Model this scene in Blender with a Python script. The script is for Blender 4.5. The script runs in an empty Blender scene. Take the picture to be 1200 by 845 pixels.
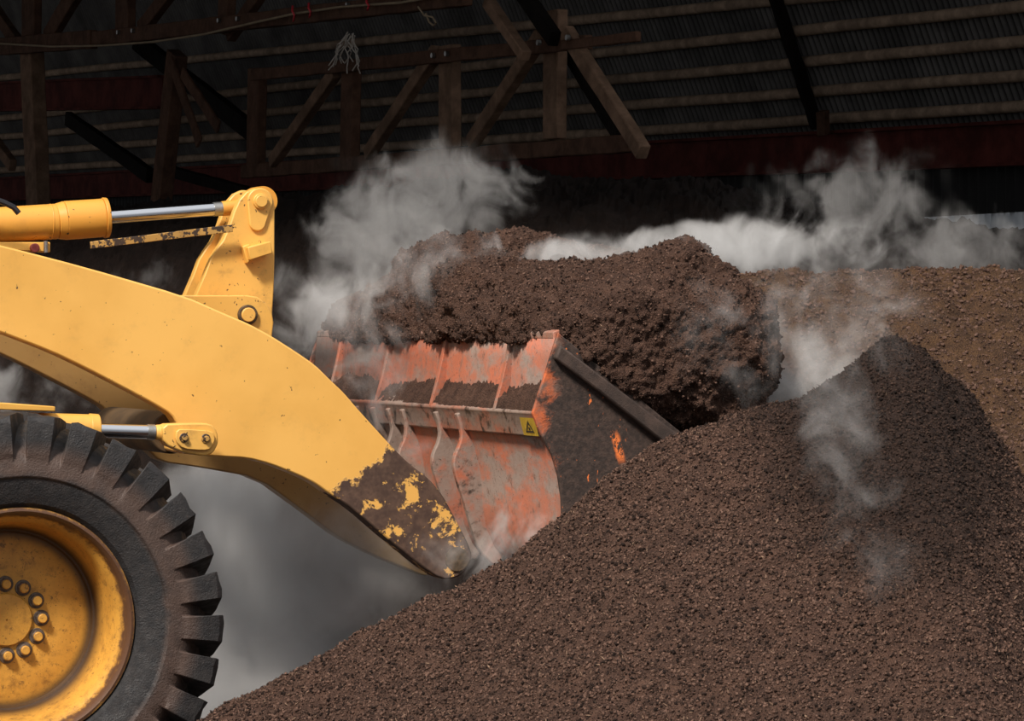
import bpy, bmesh, math, random
import numpy as np
from mathutils import Vector, Matrix

rnd = random.Random(7)
nr = np.random.default_rng(11)
C = bpy.context.scene.collection
PI = math.pi

# ------------------------------------------------------------------ frame of reference
H, FP, HY = 1.89, 4200.0, 385.0          # eye height, focal length in pixels (1200 wide), horizon row
OX, OY = -1.923, 13.6                    # hub of the front wheel on the ground plan
TH = math.atan2(.336, .942)
FX, FY = math.cos(TH), math.sin(TH)      # loader forward axis; lateral axis is (-FY, FX), away from the eye


def at(px, py, d):
    return Vector(((px - 600) / FP * d, d, H - (py - HY) / FP * d))


def LP(px, py, v):
    """point of the loader's side plane v: (u, z)"""
    a = (px - 600) / FP
    u = (a * (OY + FX * v) - OX + FY * v) / (FX - FY * a)
    Y = OY + FY * u + FX * v
    return (u, H - (py - HY) / FP * Y)


def L2W(u, v, z):
    return Vector((OX + FX * u - FY * v, OY + FY * u + FX * v, z))


# ------------------------------------------------------------------ noise in numpy
_perm = nr.permutation(256)
_val = nr.random(256) * 2 - 1


def vnoise(P):
    i = np.floor(P).astype(np.int64)
    f = P - i
    w = f * f * f * (f * (f * 6 - 15) + 10)
    out = 0
    for dx in (0, 1):
        for dy in (0, 1):
            for dz in (0, 1):
                h = _perm[(_perm[(_perm[(i[:, 0] + dx) & 255] + i[:, 1] + dy) & 255] + i[:, 2] + dz) & 255]
                k = (w[:, 0] if dx else 1 - w[:, 0]) * (w[:, 1] if dy else 1 - w[:, 1]) * (w[:, 2] if dz else 1 - w[:, 2])
                out = out + k * _val[h]
    return out


def fbm(P, octaves=4, gain=.5, lac=2.03):
    s, a = 0, 1.0
    P = P.copy()
    for _ in range(octaves):
        s = s + a * vnoise(P)
        P = P * lac + 17.3
        a *= gain
    return s


# ------------------------------------------------------------------ objects and meshes
def link(o, parent=None):
    C.objects.link(o)
    if parent:
        o.parent = parent
    return o


def tag(o, label=None, cat=None, group=None, kind=None):
    if label: o['label'] = label
    if cat: o['category'] = cat
    if group: o['group'] = group
    if kind: o['kind'] = kind
    return o


def empty(name, loc, rz, label, cat, group=None):
    o = bpy.data.objects.new(name, None)
    o.empty_display_size = .2
    o.location = loc
    o.rotation_euler = (0, 0, rz)
    link(o)
    return tag(o, label, cat, group)


class MB:
    def __init__(s):
        s.v, s.f, s.m = [], [], []
        s.cur = 0

    def add(s, vs, fs):
        n = len(s.v)
        s.v += [tuple(p) for p in vs]
        s.f += [tuple(i + n for i in f) for f in fs]
        s.m += [s.cur] * len(fs)

    def prism(s, prof, v0, v1):
        """profile in (u, z), extruded along v"""
        n = len(prof)
        vs = [(u, v0, z) for u, z in prof] + [(u, v1, z) for u, z in prof]
        fs = [tuple(range(n)), tuple(range(2 * n - 1, n - 1, -1))]
        fs += [(i, i + n, (i + 1) % n + n, (i + 1) % n) for i in range(n)]
        s.add(vs, fs)

    def sheet(s, prof, v0, v1):
        n = len(prof)
        vs = [(u, v0, z) for u, z in prof] + [(u, v1, z) for u, z in prof]
        s.add(vs, [(i, i + n, i + n + 1, i + 1) for i in range(n - 1)])

    def tube(s, p0, p1, r0, r1=None, n=24, caps=True):
        r1 = r0 if r1 is None else r1
        p0, p1 = Vector(p0), Vector(p1)
        z = (p1 - p0).normalized()
        x = z.orthogonal().normalized()
        y = z.cross(x)
        vs = []
        for p, r in ((p0, r0), (p1, r1)):
            for k in range(n):
                a = 2 * PI * k / n
                vs.append(p + (x * math.cos(a) + y * math.sin(a)) * r)
        fs = [(k, (k + 1) % n, (k + 1) % n + n, k + n) for k in range(n)]
        if caps:
            fs += [tuple(range(n - 1, -1, -1)), tuple(range(n, 2 * n))]
        s.add(vs, fs)

    def path(s, pts, r, n=8):
        pts = [Vector(p) for p in pts]
        vs, fs = [], []
        for i, p in enumerate(pts):
            t = (pts[min(i + 1, len(pts) - 1)] - pts[max(i - 1, 0)]).normalized()
            x = Vector((.3, .5, .81)).cross(t).normalized()
            y = t.cross(x)
            for k in range(n):
                a = 2 * PI * k / n
                vs.append(p + (x * math.cos(a) + y * math.sin(a)) * r)
        for i in range(len(pts) - 1):
            for k in range(n):
                fs.append((i * n + k, i * n + (k + 1) % n, (i + 1) * n + (k + 1) % n, (i + 1) * n + k))
        fs += [tuple(range(n - 1, -1, -1)), tuple(range(len(vs) - n, len(vs)))]
        s.add(vs, fs)

    def lathe(s, rows, cu, cz, n=96, close=False):
        """rows of (v, r) turned about the lateral axis through (cu, cz)"""
        vs, fs = [], []
        for v, r in rows:
            for k in range(n):
                a = 2 * PI * k / n
                vs.append((cu + r * math.sin(a), v, cz + r * math.cos(a)))
        for i in range(len(rows) - 1):
            for k in range(n):
                fs.append((i * n + k, i * n + (k + 1) % n, (i + 1) * n + (k + 1) % n, (i + 1) * n + k))
        if close:
            fs.append(tuple(range(n)))
            fs.append(tuple(range(len(vs) - 1, len(vs) - n - 1, -1)))
        s.add(vs, fs)

    def box_between(s, p0, p1, side, nrm, w, t, seg=6, rough=0.0):
        """beam from p0 to p1; w along side, t along nrm; slightly uneven timber when rough"""
        p0, p1 = Vector(p0), Vector(p1)
        vs, fs = [], []
        for i in range(seg + 1):
            p = p0.lerp(p1, i / seg)
            j = [rnd.uniform(-rough, rough) for _ in range(4)]
            for q, (a, b) in enumerate(((-1, -1), (1, -1), (1, 1), (-1, 1))):
                vs.append(p + side * (a * w / 2 + j[q]) + nrm * (b * t / 2 + j[(q + 1) % 4] * .6))
        for i in range(seg):
            for q in range(4):
                fs.append((4 * i + q, 4 * i + (q + 1) % 4, 4 * i + 4 + (q + 1) % 4, 4 * i + 4 + q))
        fs += [(3, 2, 1, 0), tuple(4 * seg + q for q in range(4))]
        s.add(vs, fs)

    def build(s, name, mat, parent=None, bevel=0, seg=2, solid=0, smooth=38, label=None, offset=-1):
        me = bpy.data.meshes.new(name)
        me.from_pydata(s.v, [], s.f)
        bm = bmesh.new()
        bm.from_mesh(me)
        bmesh.ops.recalc_face_normals(bm, faces=bm.faces)
        bm.to_mesh(me)
        bm.free()
        mats = mat if isinstance(mat, (list, tuple)) else [mat]
        for m in mats:
            me.materials.append(m)
        if len(mats) > 1:
            me.polygons.foreach_set('material_index', s.m)
        me.polygons.foreach_set('use_smooth', [True] * len(me.polygons))
        me.set_sharp_from_angle(angle=math.radians(smooth))
        o = bpy.data.objects.new(name, me)
        link(o, parent)
        if solid:
            md = o.modifiers.new('solid', 'SOLIDIFY')
            md.thickness = solid
            md.offset = offset
        if bevel:
            md = o.modifiers.new('bevel', 'BEVEL')
            md.width = bevel
            md.segments = seg
            md.limit_method = 'ANGLE'
            md.angle_limit = math.radians(35)
        if label:
            o['label'] = label
        return o


def np_mesh(name, V, F, mat, tint=None, smooth=True):
    """V (n,3), F list of integer arrays (quads and/or tris)"""
    me = bpy.data.meshes.new(name)
    me.vertices.add(len(V))
    me.vertices.foreach_set('co', np.asarray(V, dtype=np.float32).ravel())
    loops = np.concatenate([f.ravel() for f in F]).astype(np.int32)
    tot = np.concatenate([np.full(len(f), f.shape[1]) for f in F]).astype(np.int32)
    start = np.concatenate([[0], np.cumsum(tot)[:-1]]).astype(np.int32)
    me.loops.add(len(loops))
    me.loops.foreach_set('vertex_index', loops)
    me.polygons.add(len(tot))
    me.polygons.foreach_set('loop_start', start)
    me.update(calc_edges=True)
    me.polygons.foreach_set('use_smooth', np.full(len(tot), smooth))
    if tint is not None:
        at_ = me.attributes.new('tint', 'FLOAT', 'POINT')
        at_.data.foreach_set('value', np.asarray(tint, dtype=np.float32))
    me.materials.append(mat)
    o = bpy.data.objects.new(name, me)
    return link(o)


def grid_faces(nu, nv):
    i = np.arange(nu * nv).reshape(nu, nv)
    return np.stack([i[:-1, :-1].ravel(), i[1:, :-1].ravel(), i[1:, 1:].ravel(), i[:-1, 1:].ravel()], 1)


OCT_F = np.array([(0, 2, 4), (2, 1, 4), (1, 3, 4), (3, 0, 4), (2, 0, 5), (1, 2, 5), (3, 1, 5), (0, 3, 5)])


def crumbs(P, N, smin, smax, base, chip_share=.04, power=3.0, tmin=.12):
    """a crumb (a squashed octahedron) at each point; returns V, F, tint"""
    n = len(P)
    s = smin + (smax - smin) * nr.random(n) ** power
    A = nr.normal(size=(n, 3))
    A /= np.linalg.norm(A, axis=1)[:, None]
    B = nr.normal(size=(n, 3))
    B -= A * (A * B).sum(1)[:, None]
    B /= np.linalg.norm(B, axis=1)[:, None]
    Cc = np.cross(A, B)
    chip = nr.random(n) < chip_share
    la = np.where(chip, 1.7, 1.0) * s * nr.uniform(.8, 1.3, n)
    lb = np.where(chip, .45, 1.0) * s * nr.uniform(.6, 1.0, n)
    lc = np.where(chip, .35, 1.0) * s * nr.uniform(.6, 1.0, n)
    c = P + N * (s * .25)[:, None]
    V = np.stack([c + A * la[:, None], c - A * la[:, None], c + B * lb[:, None], c - B * lb[:, None], c + Cc * lc[:, None], c - Cc * lc[:, None]], 1).reshape(-1, 3)
    F = (OCT_F[None] + (np.arange(n) * 6)[:, None, None]).reshape(-1, 3) + base
    t = np.where(chip, nr.uniform(.75, 1.0, n), nr.uniform(tmin, .66, n))
    return V, F, np.repeat(t, 6)


# ------------------------------------------------------------------ materials
class Mat:
    def __init__(s, name):
        s.m = bpy.data.materials.new(name)
        s.m.use_nodes = True
        s.t = s.m.node_tree
        s.t.nodes.clear()
        s.out = s.n('ShaderNodeOutputMaterial')
        s.tc = s.n('ShaderNodeTexCoord')

    def n(s, kind, **kw):
        nd = s.t.nodes.new(kind)
        for k, v in kw.items():
            setattr(nd, k, v)
        return nd

    def put(s, sock, x):
        if isinstance(x, bpy.types.NodeSocket):
            s.t.links.new(x, sock)
        elif x is not None:
            sock.default_value = x

    def noise(s, scale, detail=4, rough=.55, dist=0, vec=None, mapscale=None):
        nd = s.n('ShaderNodeTexNoise')
        nd.inputs['Scale'].default_value = scale
        nd.inputs['Detail'].default_value = detail
        nd.inputs['Roughness'].default_value = rough
        nd.inputs['Distortion'].default_value = dist
        v = vec or s.tc.outputs['Object']
        if mapscale:
            mp = s.n('ShaderNodeMapping')
            mp.inputs['Scale'].default_value = mapscale
            s.put(mp.inputs['Vector'], v)
            v = mp.outputs[0]
        s.put(nd.inputs['Vector'], v)
        return nd.outputs['Fac']

    def vor(s, scale, feature='F1', out='Distance'):
        nd = s.n('ShaderNodeTexVoronoi', feature=feature)
        nd.inputs['Scale'].default_value = scale
        s.put(nd.inputs['Vector'], s.tc.outputs['Object'])
        return nd.outputs[out]

    def ramp(s, x, lo, hi, a=0.0, b=1.0):
        nd = s.n('ShaderNodeMapRange', interpolation_type='SMOOTHSTEP')
        s.put(nd.inputs['Value'], x)
        for k, v in (('From Min', lo), ('From Max', hi), ('To Min', a), ('To Max', b)):
            nd.inputs[k].default_value = v
        return nd.outputs[0]

    def math(s, op, a, b=None, clamp=False):
        nd = s.n('ShaderNodeMath', operation=op, use_clamp=clamp)
        s.put(nd.inputs[0], a)
        if b is not None:
            s.put(nd.inputs[1], b)
        return nd.outputs[0]

    def mix(s, fac, a, b):
        nd = s.n('ShaderNodeMix', data_type='RGBA')
        s.put(nd.inputs[0], fac)
        for i, c in ((6, a), (7, b)):
            if isinstance(c, (tuple, list)):
                c = (*c[:3], 1.0)
            s.put(nd.inputs[i], c)
        return nd.outputs[2]

    def xyz(s):
        nd = s.n('ShaderNodeSeparateXYZ')
        s.put(nd.inputs[0], s.tc.outputs['Object'])
        return nd.outputs

    def bump(s, h, strength=.5, dist=.01):
        nd = s.n('ShaderNodeBump')
        nd.inputs['Strength'].default_value = strength
        nd.inputs['Distance'].default_value = dist
        s.put(nd.inputs['Height'], h)
        return nd.outputs[0]

    def surf(s, color, rough=.6, metal=0.0, normal=None, spec=None):
        b = s.n('ShaderNodeBsdfPrincipled')
        if isinstance(color, (tuple, list)):
            color = (*color[:3], 1.0)
        s.put(b.inputs['Base Color'], color)
        s.put(b.inputs['Roughness'], rough)
        s.put(b.inputs['Metallic'], metal)
        if spec is not None:
            b.inputs['Specular IOR Level'].default_value = spec
        if normal:
            s.put(b.inputs['Normal'], normal)
        s.put(s.out.inputs['Surface'], b.outputs[0])
        return s.m


SOIL = (.028, .017, .013)


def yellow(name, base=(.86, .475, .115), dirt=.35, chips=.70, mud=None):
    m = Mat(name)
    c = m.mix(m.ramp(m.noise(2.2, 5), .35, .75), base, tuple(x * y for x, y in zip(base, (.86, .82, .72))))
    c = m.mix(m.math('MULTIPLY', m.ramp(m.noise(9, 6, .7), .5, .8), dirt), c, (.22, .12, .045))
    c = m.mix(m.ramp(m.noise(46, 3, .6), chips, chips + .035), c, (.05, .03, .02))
    bmp = m.bump(m.noise(60, 3), .06, .004)
    rough = .42
    if mud:
        (u0, z0), (du, dz) = mud
        x = m.xyz()
        dist = m.math('ADD', m.math('MULTIPLY', m.math('SUBTRACT', x[0], u0), du), m.math('MULTIPLY', m.math('SUBTRACT', x[2], z0), dz))
        edge = m.math('ADD', dist, m.math('MULTIPLY', m.math('SUBTRACT', m.noise(16, 8, .68), .5), .22))
        k = m.ramp(edge, -.006, .012)
        bare = m.ramp(m.math('SUBTRACT', m.noise(11, 9, .74, .3), m.ramp(dist, .03, .15, .25, 0)), .535, .555)
        c2 = m.mix(m.ramp(m.noise(30, 5), .3, .8), (.060, .033, .024), (.13, .075, .05))
        k = m.math('MULTIPLY', k, m.math('SUBTRACT', 1.0, m.math('MULTIPLY', bare, .93)))
        c = m.mix(k, c, c2)
        rough = m.ramp(k, 0, 1, .42, .9)
        bmp = m.bump(m.math('ADD', m.math('MULTIPLY', k, .6), m.math('MULTIPLY', m.noise(90, 3), m.math('MULTIPLY', k, .4))), .6, .006)
    return m.surf(c, rough, 0, bmp)


def soil(name, dark=1.0, dark_spot=None, dry=(.165, .088, .060)):
    m = Mat(name)
    a = m.n('ShaderNodeAttribute', attribute_name='tint')
    t = a.outputs['Fac']
    n1 = m.noise(190, 5, .7)
    n2 = m.noise(14, 4, .6)
    k = m.math('ADD', m.math('MULTIPLY', n1, .75), m.math('MULTIPLY', n2, .4))
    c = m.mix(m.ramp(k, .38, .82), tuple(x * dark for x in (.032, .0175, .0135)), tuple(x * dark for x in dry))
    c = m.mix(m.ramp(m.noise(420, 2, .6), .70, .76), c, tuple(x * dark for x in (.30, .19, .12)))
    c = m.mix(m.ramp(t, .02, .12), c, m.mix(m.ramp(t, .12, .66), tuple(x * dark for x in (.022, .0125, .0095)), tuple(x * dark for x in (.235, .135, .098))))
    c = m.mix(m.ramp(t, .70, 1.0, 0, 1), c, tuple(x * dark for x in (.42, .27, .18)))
    if dark_spot:
        (mx, mz, rx, rz) = dark_spot
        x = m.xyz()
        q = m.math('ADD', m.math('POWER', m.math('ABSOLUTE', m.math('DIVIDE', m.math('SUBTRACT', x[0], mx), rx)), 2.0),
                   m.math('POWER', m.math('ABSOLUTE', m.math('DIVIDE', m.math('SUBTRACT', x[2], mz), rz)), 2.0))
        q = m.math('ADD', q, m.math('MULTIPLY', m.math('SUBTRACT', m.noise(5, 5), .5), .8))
        c = m.mix(m.ramp(q, .25, 1.5, .72, 0), c, (.014, .009, .0075))  # darker towards the centre of an ellipse, with a ragged edge
    h = m.math('ADD', m.math('MULTIPLY', m.noise(110, 5, .75), 1.0), m.math('MULTIPLY', m.vor(150), .5))
    return m.surf(c, .93, 0, m.bump(h, 1.0, .016), spec=.2)


def wood(name, base, axis=(1, 1, 1)):
    m = Mat(name)
    g = m.noise(5, 8, .7, .3, mapscale=axis)
    c = m.mix(m.ramp(g, .3, .75), tuple(x * .45 for x in base), base)
    c = m.mix(m.math('MULTIPLY', m.ramp(m.noise(3.2, 5), .5, .75), .6), c, tuple(x * .35 for x in base))
    return m.surf(c, .85, 0, m.bump(m.noise(18, 6, .7), .5, .02), spec=.08)


def plain(name, base, rough=.7, var=.5, scale=6, metal=0.0, bump=.3, spec=None):
    m = Mat(name)
    c = m.mix(m.ramp(m.noise(scale, 6, .65), .3, .75), tuple(x * (1 - var) for x in base), base)
    return m.surf(c, rough, metal, m.bump(m.noise(scale * 12, 4), bump, .004), spec)


A0 = LP(452, 522, .58)
A1 = LP(533, 640, .58)
dl = math.hypot(A1[0] - A0[0], A1[1] - A0[1])
M_ARM = yellow('arm_yellow_paint', mud=(LP(430, 548, .58), ((A1[0] - A0[0]) / dl, (A1[1] - A0[1]) / dl)), dirt=.18)
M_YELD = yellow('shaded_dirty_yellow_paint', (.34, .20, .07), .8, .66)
M_TUBESHADE = plain('shade_dark_yellow', (.13, .075, .03), .7, .6, 5)  # shadow in the arm's notch put into the cross tube's colour
M_YEL = yellow('yellow_paint', (.78, .42, .085), .4)
M_CRANK = yellow('worn_yellow_paint', (.80, .44, .10), .6, .66)
M_CYL = yellow('cylinder_orange_yellow', (.72, .33, .05), .3, .68)
def rim_mat():
    m = Mat('rim_ochre_paint')
    x = m.xyz()
    r = m.math('SQRT', m.math('ADD', m.math('POWER', x[0], 2.0), m.math('POWER', m.math('SUBTRACT', x[2], .786), 2.0)))
    c = m.mix(m.ramp(m.noise(5, 7, .7), .3, .7), (.70, .35, .055), (.52, .25, .04))
    c = m.mix(m.ramp(m.noise(16, 8, .75), .48, .72, 0, .75), c, (.20, .09, .022))
    c = m.mix(m.math('MULTIPLY', m.ramp(r, .29, .335), m.ramp(r, .37, .345)), c, (.06, .03, .012))
    rim_n = m.math('ADD', r, m.math('MULTIPLY', m.math('SUBTRACT', m.noise(14, 7, .72), .5), .06))
    c = m.mix(m.math('MULTIPLY', m.ramp(rim_n, .395, .41), m.ramp(rim_n, .455, .43)), c, (.10, .045, .022))
    c = m.mix(m.math('MULTIPLY', m.ramp(m.noise(34, 6, .75), .56, .66), .65), c, (.085, .042, .022))
    c = m.mix(m.ramp(m.noise(130, 3, .6), .66, .70), c, (.05, .028, .018))
    return m.surf(c, .5, 0, m.bump(m.noise(60, 5, .7), .25, .004))


M_RIM = rim_mat()
M_RUSTBAR = yellow('rusted_bar_paint', (.48, .27, .075), 1.0, .50)


def chrome():
    m = Mat('chrome_rod')
    return m.surf((.62, .63, .66), .16, 1.0)


M_CHROME = chrome()
M_STEELRING = plain('brushed_steel', (.45, .44, .42), .35, .3, 30, .9)
M_PIN = plain('greasy_pin', (.16, .10, .05), .6, .7, 40, .3)
M_BOLT = plain('bolt_steel', (.20, .15, .12), .5, .5, 60, .4)
M_HOSE = plain('black_hose', (.02, .02, .024), .45, .2)
M_REDCAP = plain('red_cap', (.35, .06, .05), .5, .3)


def rubber():
    m = Mat('tyre_rubber')
    x = m.xyz()
    du = m.math('POWER', x[0], 2.0)
    dz = m.math('POWER', m.math('SUBTRACT', x[2], .786), 2.0)
    r = m.math('SQRT', m.math('ADD', du, dz))
    rr = m.math('ADD', r, m.math('MULTIPLY', m.math('SUBTRACT', m.noise(6, 5), .5), .06))
    c = m.mix(m.ramp(m.noise(24, 6, .7), .35, .75), (.014, .013, .014), (.032, .027, .026))
    band = m.math('MULTIPLY', m.ramp(rr, .535, .575), m.ramp(rr, .70, .63))
    c = m.mix(m.math('MULTIPLY', band, m.ramp(m.noise(12, 7, .7), .25, .6, .55, 1)), c, (.075, .045, .034))
    c = m.mix(m.ramp(m.noise(75, 5, .7), .60, .72, 0, .5), c, (.07, .045, .035))
    return m.surf(c, m.ramp(m.noise(20, 3), .3, .7, .5, .85), 0, m.bump(m.math('ADD', m.noise(50, 6, .7), m.noise(160, 3)), .55, .006))


M_TYRE = rubber()


def orange(name, mud=.5, worn=.5, streak=True):
    m = Mat(name)
    g = m.noise(6, 8, .68, .2, mapscale=(1, .42, 1))
    c = m.mix(m.ramp(m.noise(4, 5), .3, .7), (.46, .125, .060), (.34, .125, .075))
    c = m.mix(m.ramp(g, .62 - .25 * worn, .75 - .2 * worn), c, (.26, .19, .155))
    c = m.mix(m.ramp(m.noise(26, 7, .75), .48, .62, 0, .55), c, (.20, .13, .10))
    c = m.mix(m.ramp(m.noise(17, 7, .75), .56, .68, 0, .8), c, (.10, .050, .034))
    c = m.mix(m.ramp(m.noise(9, 7, .7, .3), .80 - .4 * mud, .92 - .4 * mud), c, (.045, .028, .021))
    c = m.mix(m.ramp(m.noise(110, 3), .66, .70), c, (.03, .02, .016))
    return m.surf(c, .62, 0, m.bump(m.noise(40, 6, .7), .4, .006))


M_BUCKET = orange('worn_orange_paint', .36, .70)
M_LEDGE = orange('ledge_worn_steel', .72, .95, False)
M_BRACKET = orange('bracket_worn_steel', .66, 1.05, False)


def side_mat():
    m = Mat('side_plate_caked')
    x = m.xyz()
    p0, p1 = LP(622, 483, -.44), LP(657, 600, -.44)
    d = m.math('SUBTRACT', x[0], m.math('ADD', p0[0], m.math('MULTIPLY', m.math('SUBTRACT', p0[1], x[2]), (p1[0] - p0[0]) / (p0[1] - p1[1]))))
    nz = m.math('MULTIPLY', m.math('SUBTRACT', m.noise(9, 8, .7, .5), .5), .42)
    up = m.math('MULTIPLY', m.math('SUBTRACT', x[2], p0[1]), .35)
    k = m.ramp(m.math('SUBTRACT', m.math('ADD', d, nz), up), .03, .10)
    org = m.mix(m.ramp(m.noise(14, 6, .7), .4, .65), (.55, .12, .035), (.17, .10, .075))
    mudc = m.mix(m.ramp(m.noise(60, 5), .3, .8), (.026, .016, .0125), (.075, .045, .034))
    c = m.mix(k, org, mudc)
    scr = m.math('MULTIPLY', m.ramp(m.noise(11, 5, .6, .6, mapscale=(3.0, 1, 1.2)), .655, .67), m.ramp(d, .45, .25))
    q0 = LP(724, 524, -.44)
    ln = m.math('ABSOLUTE', m.math('ADD', m.math('SUBTRACT', x[0], q0[0]), m.math('MULTIPLY', m.math('SUBTRACT', x[2], q0[1]), .25)))
    band = m.math('MULTIPLY', m.ramp(ln, .024, .008), m.ramp(m.math('ABSOLUTE', m.math('SUBTRACT', x[2], q0[1])), .075, .03))
    scr = m.math('MAXIMUM', scr, m.math('MULTIPLY', band, m.ramp(m.noise(26, 5, .7, .5, mapscale=(1.6, 1, .8)), .47, .5)))
    c = m.mix(scr, c, (.80, .19, .04))
    return m.surf(c, .8, 0, m.bump(m.math('ADD', m.noise(70, 6, .7), m.math('MULTIPLY', k, .6)), .6, .007))


M_SIDE = side_mat()
M_CUTTER = plain('cutter_bar_soil_caked', (.075, .046, .035), .75, .6, 20, 0, .6)
M_DECAL = plain('warning_yellow', (.52, .33, .03), .55, .35, 40)
M_BLACK = plain('black_print', (.02, .018, .015), .6, .2)

# ------------------------------------------------------------------ WHEEL LOADER
loader = empty('wheel_loader', (OX, OY, 0), TH, 'big yellow wheel loader lifting a rust-orange bucket of steaming compost', 'wheel loader')
HZ = .786

# tyre: lugs and grooves stay in one connected mesh
rowsLG = [((-.225, .415),) * 2, ((-.250, .432),) * 2, ((-.282, .455),) * 2, ((-.302, .50),) * 2, ((-.312, .548),) * 2, ((-.322, .556),) * 2,
          ((-.322, .58),) * 2, ((-.316, .61), (-.314, .61)), ((-.318, .628), (-.306, .630)), ((-.322, .642), (-.292, .648)), ((-.318, .70), (-.262, .668)),
          ((-.310, .758), (-.240, .692)), ((-.294, .778), (-.20, .712)), ((-.15, .786), (-.13, .742)), ((-.03, .788), (-.03, .758))]
half = rowsLG
full = half + [((-a[0], a[1]), (-b[0], b[1])) for a, b in reversed(half)]
NL = 29
fr = [0.0, .11, .21, .31, .35, .54, .76, .965]
isl = [0, 0, 0, 0, 1, 1, 1, 1]
tv, tf = [], []
cols = NL * len(fr)
skew0 = math.radians(3.7 - 6.5)
for (a, b) in full:
    for L in range(NL):
        for q, f in enumerate(fr):
            v, r = a if isl[q] else b
            w = 1 if isl[q] else 0
            jit = (rnd.uniform(-.007, .005) if .74 < r else rnd.uniform(-.003, .003) if .6 < r else 0)
            sk = .15 * (1 - min(1, abs(v) / .3)) if r > .63 else 0
            phi = 2 * PI * (L + f) / NL + skew0 + sk
            rr = r + jit
            tv.append((rr * math.sin(phi), v + jit * .7, HZ + rr * math.cos(phi)))
for i in range(len(full) - 1):
    for k in range(cols):
        tf.append((i * cols + k, i * cols + (k + 1) % cols, (i + 1) * cols + (k + 1) % cols, (i + 1) * cols + k))
mb = MB(); mb.add(tv, tf)
mb.build('tire', M_TYRE, loader, bevel=.004, seg=1, smooth=28)

mb = MB()
mb.lathe([(-.215, .425), (-.255, .440), (-.272, .436), (-.275, .424), (-.262, .414), (-.246, .409), (-.232, .408), (-.214, .398), (-.200, .385), (-.150, .374),
          (-.10, .366), (-.03, .352), (-.012, .343), (-.010, .336), (.004, .330), (.006, .318), (-.004, .29), (-.010, .20), (-.012, .0015)], 0, HZ, 128)
rim = mb.build('wheel_rim', M_RIM, loader, smooth=32)
mb = MB()
mb.lathe([(-.005, .101), (-.020, .101), (-.026, .096), (-.030, .05), (-.030, .004), (-.024, .0035), (-.024, .0005)], 0, HZ, 64)
mb.build('hub_cap', M_RIM, rim, smooth=30)
for k in range(12):
    a = 2 * PI * k / 12 - .02
    bu, bz = .136 * math.sin(a), HZ + .136 * math.cos(a)
    mb = MB()
    mb.tube((bu, -.006, bz), (bu, -.016, bz), .031, .031, 20)
    mb.tube((bu, -.014, bz), (bu, -.034, bz), .025, .024, 6)
    mb.cur = 1
    mb.tube((bu, -.033, bz), (bu, -.046, bz), .0185, .0165, 16)
    mb.build('wheel_bolt', [M_BOLT, M_RIM], rim, bevel=.002, seg=1, smooth=30)

# lift arms
arm_px = [(-420, 205), (-200, 240), (0, 287), (100, 313), (217, 347), (260, 366), (293, 380), (317, 393), (347, 412), (370, 428), (387, 445), (403, 460), (420, 480),
          (440, 502), (460, 524), (478, 542), (503, 561), (519, 580), (537, 614), (549, 637), (554, 652), (548, 668), (534, 678), (517, 679), (493, 663), (450, 628),
          (413, 596), (385, 578), (370, 567), (350, 557), (317, 544), (290, 537), (250, 535), (215, 532), (199, 528), (203, 515), (208, 504), (208, 497), (200, 485),
          (180, 473), (150, 457), (100, 431), (60, 412), (0, 389), (-200, 315), (-420, 260)]


def smooth_poly(P, it=1):
    for _ in range(it):
        Q = []
        for i in range(len(P)):
            a, b = P[i], P[(i + 1) % len(P)]
            Q.append((a[0] * .8 + b[0] * .2, a[1] * .8 + b[1] * .2))
            Q.append((a[0] * .2 + b[0] * .8, a[1] * .2 + b[1] * .8))
        P = Q
    return P


arm = smooth_poly([LP(x, y, .58) for x, y in arm_px])
mb = MB(); mb.prism(arm, .58, .70)
mb.build('lift_arm', M_ARM, loader, bevel=.007, label='nearer lift arm with mud-caked lower tip')
ia, ib = arm_px.index((478, 542)), arm_px.index((250, 535))
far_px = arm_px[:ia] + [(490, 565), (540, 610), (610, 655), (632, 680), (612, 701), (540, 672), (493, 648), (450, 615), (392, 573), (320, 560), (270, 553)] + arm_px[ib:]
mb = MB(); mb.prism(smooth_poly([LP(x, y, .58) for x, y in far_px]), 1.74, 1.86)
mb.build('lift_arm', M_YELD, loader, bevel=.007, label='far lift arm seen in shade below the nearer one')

# cross tube between the arms
cu, cz = LP(180, 505, 1.0)
mb = MB(); mb.tube((cu, .70, cz), (cu, 1.74, cz), .085, n=32)
mb.prism([LP(*p, 1.0) for p in ((212, 470), (330, 430), (345, 520), (215, 530))], 1.02, 1.34)
mb.build('cross_tube', M_TUBESHADE, loader, bevel=.006)
mb = MB()
bp = [LP(*p, 1.0) for p in ((208, 346), (289, 346), (301, 348), (311, 355), (318, 366), (320, 378), (318, 396), (305, 440), (240, 480), (200, 420))]
mb.prism(bp, .99, 1.04); mb.prism(bp, 1.36, 1.41)
mb.build('crank_support', M_CRANK, loader, bevel=.005)

# bell crank
bc_px = [(227, 352), (240, 322), (247, 303), (254, 292), (262, 281), (266, 272), (270, 262), (275, 247), (281, 234), (289, 225), (298, 221), (308, 221.5), (316, 226),
         (321, 235), (322, 246), (322, 300), (321, 340), (319, 372), (314, 388), (318, 420), (300, 470), (282, 470), (262, 400)]
bc = [LP(*p, 1.06) for p in bc_px]
mb = MB(); mb.prism(bc, 1.06, 1.11); mb.prism(bc, 1.25, 1.30)
q = [LP(*p, 1.06) for p in ((250, 330), (262, 330), (285, 262), (279, 258))]
mb.prism(q, 1.09, 1.27)
crank = mb.build('bell_crank', M_CRANK, loader, bevel=.005)
c0, c1 = LP(304, 236, 1.06), LP(301, 261, 1.06)


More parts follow.
